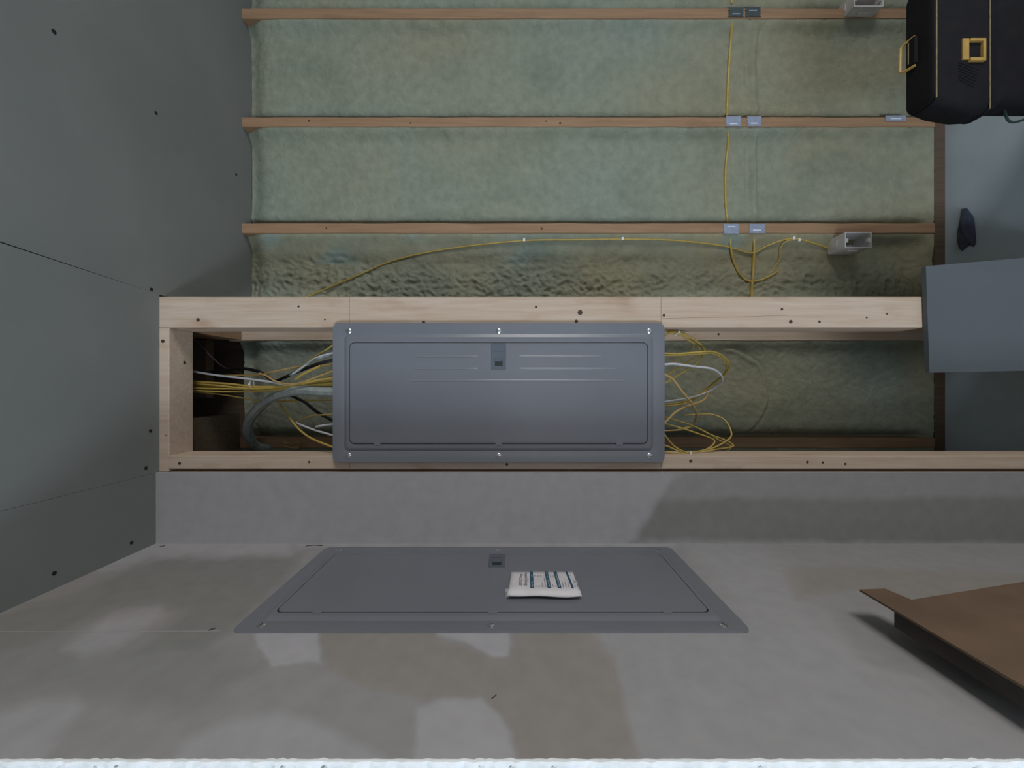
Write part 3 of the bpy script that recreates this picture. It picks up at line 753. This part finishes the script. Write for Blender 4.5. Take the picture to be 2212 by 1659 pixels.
nail_plate('dark nail plate on the topmost stud, upper of pair', 1573, 1606, 17, 37, 'plate_dark', -.45, 'plate')
nail_plate('dark nail plate on the topmost stud, lower of pair', 1609, 1643, 16, 37, 'plate_dark', .25, 'plate')
nail_plate('partly hidden pale blue nail plate beside the black tool case', 1911, 1957, 250, 262, 'plate', -.2)

def outlet_box(label, px0, px1, py0, py1, Df):
    a = P(px0, py1, Df); c = P(px1, py0, Df); x0, x1 = a.x, c.x; z0, z1 = c.z, a.z
    e = empty('outlet_box', ((x0+x1)/2, Df, (z0+z1)/2)); tag(e, label, 'outlet box')
    hx, hz = (x1-x0)/2, (z1-z0)/2; t = .16; dp = 3.2
    mb = MB()
    o_ = lambda ins, y: [(x, y, z) for x, z in rrect(-hx+ins, hx-ins, -hz+ins, hz-ins, .14, 2)]
    mb.loft([o_(.05, dp), o_(0, .2), o_(0, 0), o_(t, 0), o_(t+.03, .3), o_(t+.05, dp-.15)], True, True)
    mb.build('shell', M['box'], e, True)
    for z in (hz-.3, -hz+.3):
        MB().bbox(-.3, .3, .03, .5, z-.22, z+.22, .1).build('screw_lug', M['box'], e)
    MB().box(-hx-.14, -hx+.02, .9, 1.5, -.7, .7).build('side_rib', M['box'], e)
    MB().box(-.35, .35, dp-.6, dp-.16, -.5, .6).build('inner_wires', M['black'], e)
    for z in (hz-.02,):
        MB().box(-.5, .5, 1.4, 2.4, z, z+.08).build('knockout', M['box'], e)
outlet_box('grey-white outlet box under the lowest exposed foam-wall stud', 1825, 1883, 501, 536, 57.3)
outlet_box('pale outlet box cut by the picture edge above the tool case', 1844, 1909, -22, 14, 57.6)

# ================================================================== TOOL CASE
KD = 38.25                       # depth of the case front, after scaling the case down about the camera
tcx, tcy = 33.5, 39.6
case = empty('tool_case', (tcx, tcy, 0)); tag(case, 'black upright tool case with yellow handle, latch and trim lines', 'tool case')
zz_ = lambda px, D: CAMZ-(px-CX)*D/F
zt_ = zz_(2022, KD); zr_ = zz_(2137, KD)
def ring_(hx, d0, d1, r, z):
    return [(x, y, z) for x, y in rrect(-hx, hx, d0, d1, r, 4)]
MB().loft([ring_(6.9, -8.6, 1.0, .5, 0), ring_(7.1, -8.8, 1.1, .7, .4), ring_(7.0, -8.8, 1.1, .7, 10.8), ring_(6.8, -8.6, 1.0, .7, 11.2)]).build('added_base', M['black'], case, True)  # added as a support under the scaled case, outside the image
MB().loft([ring_(6.4, -1.3, 1.2, .7, 11.2), ring_(6.4, -1.3, 1.2, .7, zr_-1.4), ring_(6.8, -1.28, 1.28, .7, zr_-1.05), ring_(6.8, -1.28, 1.28, .7, zr_-.6), ring_(7.15, -1.36, 1.3, .8, zr_-.42), ring_(7.2, -1.36, 1.3, .8, zr_-.05)]).build('body', M['black'], case, True)
MB().loft([ring_(7.15, -1.36, 1.3, .8, zr_), ring_(7.2, -1.38, 1.36, .8, zr_+1.4), ring_(6.8, -1.38, 1.38, .8, zt_-1.5), ring_(6.25, -1.36, 1.38, .8, zt_-.1)]).build('middle', M['black'], case, True)
MB().loft([ring_(6.2, -1.36, 1.38, .75, zt_), ring_(6.1, -1.28, 1.38, .75, zt_+.1), ring_(6.0, -1.1, 1.36, .75, zt_+.17), ring_(5.6, -.75, 1.1, .7, zt_+.19)]).build('lid', M['black'], case, True)
MB().tube([(-6.0, -1.39, zt_), (5.9, -1.39, zt_)], .065, 8).build('trim_line', M['trimgold'], case, True)
MB().tube([(-7.1, -1.40, zr_), (7.05, -1.40, zr_)], .055, 8).build('trim_line', M['trimgold'], case, True)
# handle: trapezoid loop standing back from the lid, with ribbed grip plate
TC = Vector((tcx, tcy, 0))
hp = [P(x, y, d)-TC for x, y, d in ((1977,78,40.0),(1953,97,40.8),(1945,106,41.0),(1944,156,41.0),(1951,157,40.8),(1977,141,39.9))]
MB().tube(hp, .14, 8).build('handle', M['gold'], case, True)
for px in (1962, 1967, 1972):
    MB().tube([P(px, 94, 40.3)-TC, P(px, 139, 40.3)-TC], .05, 6).build('handle_rib', M['trimgold'], case, True)
MB().box(-1.3, 1.3, .2, 1.0, zt_+.1, zt_+.5).build('handle_mount', M['black'], case)
# latch on the front
FD = KD-.1
lz0, lz1 = zz_(2126, FD), zz_(2079, FD); lx0 = (CY-131)*FD/F-tcx; lx1 = (CY-83)*FD/F-tcx
lt = MB().box(lx0+.1, lx1, -1.48, -1.32, lz1-.62, lz1).build('latch', M['gold'], case)
fr = MB()
fr.box(lx0-.1, lx1-.1, -1.62, -1.38, lz0, lz0+.27).box(lx0-.1, lx0+.18, -1.62, -1.38, lz0+.27, lz1-.62).box(lx1-.36, lx1-.1, -1.62, -1.38, lz0+.27, lz1-.62)
fr.build('latch_frame', M['gold'], lt)
for k in range(7):
    x = lx0-.85-k*.27; MB().tube([(x, -1.39, zr_+1.0+k*.09), (x+.75, -1.41, zr_+3.0)], .045, 5).build('grip_rib', M['black'], case, True)
cl = [P(x, y, 39.4) for x, y in ((2168,226),(2172,246),(2178,260),(2190,264),(2210,259),(2240,244),(2262,226))]
MB().tube(spline([p-TC for p in cl], 5), .11, 8).build('cord_loop', M['cord'], case, True)

# ================================================================== LOOSE BOARDS AND FLOOR ITEM
# grey drywall offcut leaning on the end post
def slab(name, label, cat, m, front, thick):
    """front: 4 or more points (inches); thick: extrusion vector"""
    n = len(front); c = Vector((sum(p.x for p in front)/n, sum(p.y for p in front)/n, min(p.z for p in front)))
    vs = [p-c for p in front]+[p+thick-c for p in front]
    o = MB().add(vs, [tuple(range(n)), tuple(range(2*n-1, n-1, -1))]+[(i, i+n, (i+1) % n+n, (i+1) % n) for i in range(n)]).build(name, m)
    o.location = c*IN; tag(o, label, cat); return o
a, b2 = P(2000, 575, 44.75), P(2008, 805, 44.75)
lean = -1.6
def down(p, dx):
    return Vector((p.x+dx, p.y+lean, .02))
slab('drywall_offcut', 'grey-blue drywall offcut leaning on the bare end post', 'board', M['offcut'], [a, b2, down(b2, .35), down(a, 1.2)], Vector((0, .5, 0.0)))

# brown sheet leaning on the side wall, thick dark board behind it
zt0 = CAMZ-26.25
def sp(s, d): return Vector((-15.5+.065*s, d*.9675, zt0-s))
sf = zt0-.25
slab('hardboard_sheet', 'brown hardboard sheet leaning on the side wall, corner cut', 'board', M['brown'],
     [sp(0, 31.06), sp(1.8, 30.95), sp(2.2, 29.3), sp(12.5, 30.75), sp(sf, 33.6), sp(sf, 20.1), sp(0, 20.1)], Vector((-.16, 0, -.01)))
slab('thick_board', 'dark board standing between the brown sheet and side wall', 'board', M['brown_dark'],
     [Vector((-15.72, 27.5, zt0-.15)), Vector((-15.72+.065*(zt0-.15), 27.5, .02)), Vector((-15.72+.065*(zt0-.15), 19.5, .02)), Vector((-15.72, 19.5, zt0-.15))], Vector((-1.05, 0, 0)))

# low dark blue lump on the floor
rc = Vector((21.8, 56.4, 0)); b = MB(); nn = 16; rings = []
for rr, z in ((1, .02), (.98, .25), (.75, .5), (.4, .62), (.05, .6)):
    rg = []
    for k in range(nn):
        t = 2*math.pi*k/nn; wv = 1+.16*math.sin(3*t+1)+.08*math.sin(5*t)
        rg.append((2.75*rr*wv*math.copysign(abs(math.cos(t))**.6, math.cos(t))+.35*math.sin(t), 1.0*rr*wv*math.copysign(abs(math.sin(t))**.7, math.sin(t)), z*(1+.3*math.sin(2*t+rr*4))))
    rings.append(rg)
o = b.loft(rings).build('floor_lump', M['lump'], None, True); o.location = rc*IN
tag(o, 'small dark blue lump on the concrete floor', 'cloth')
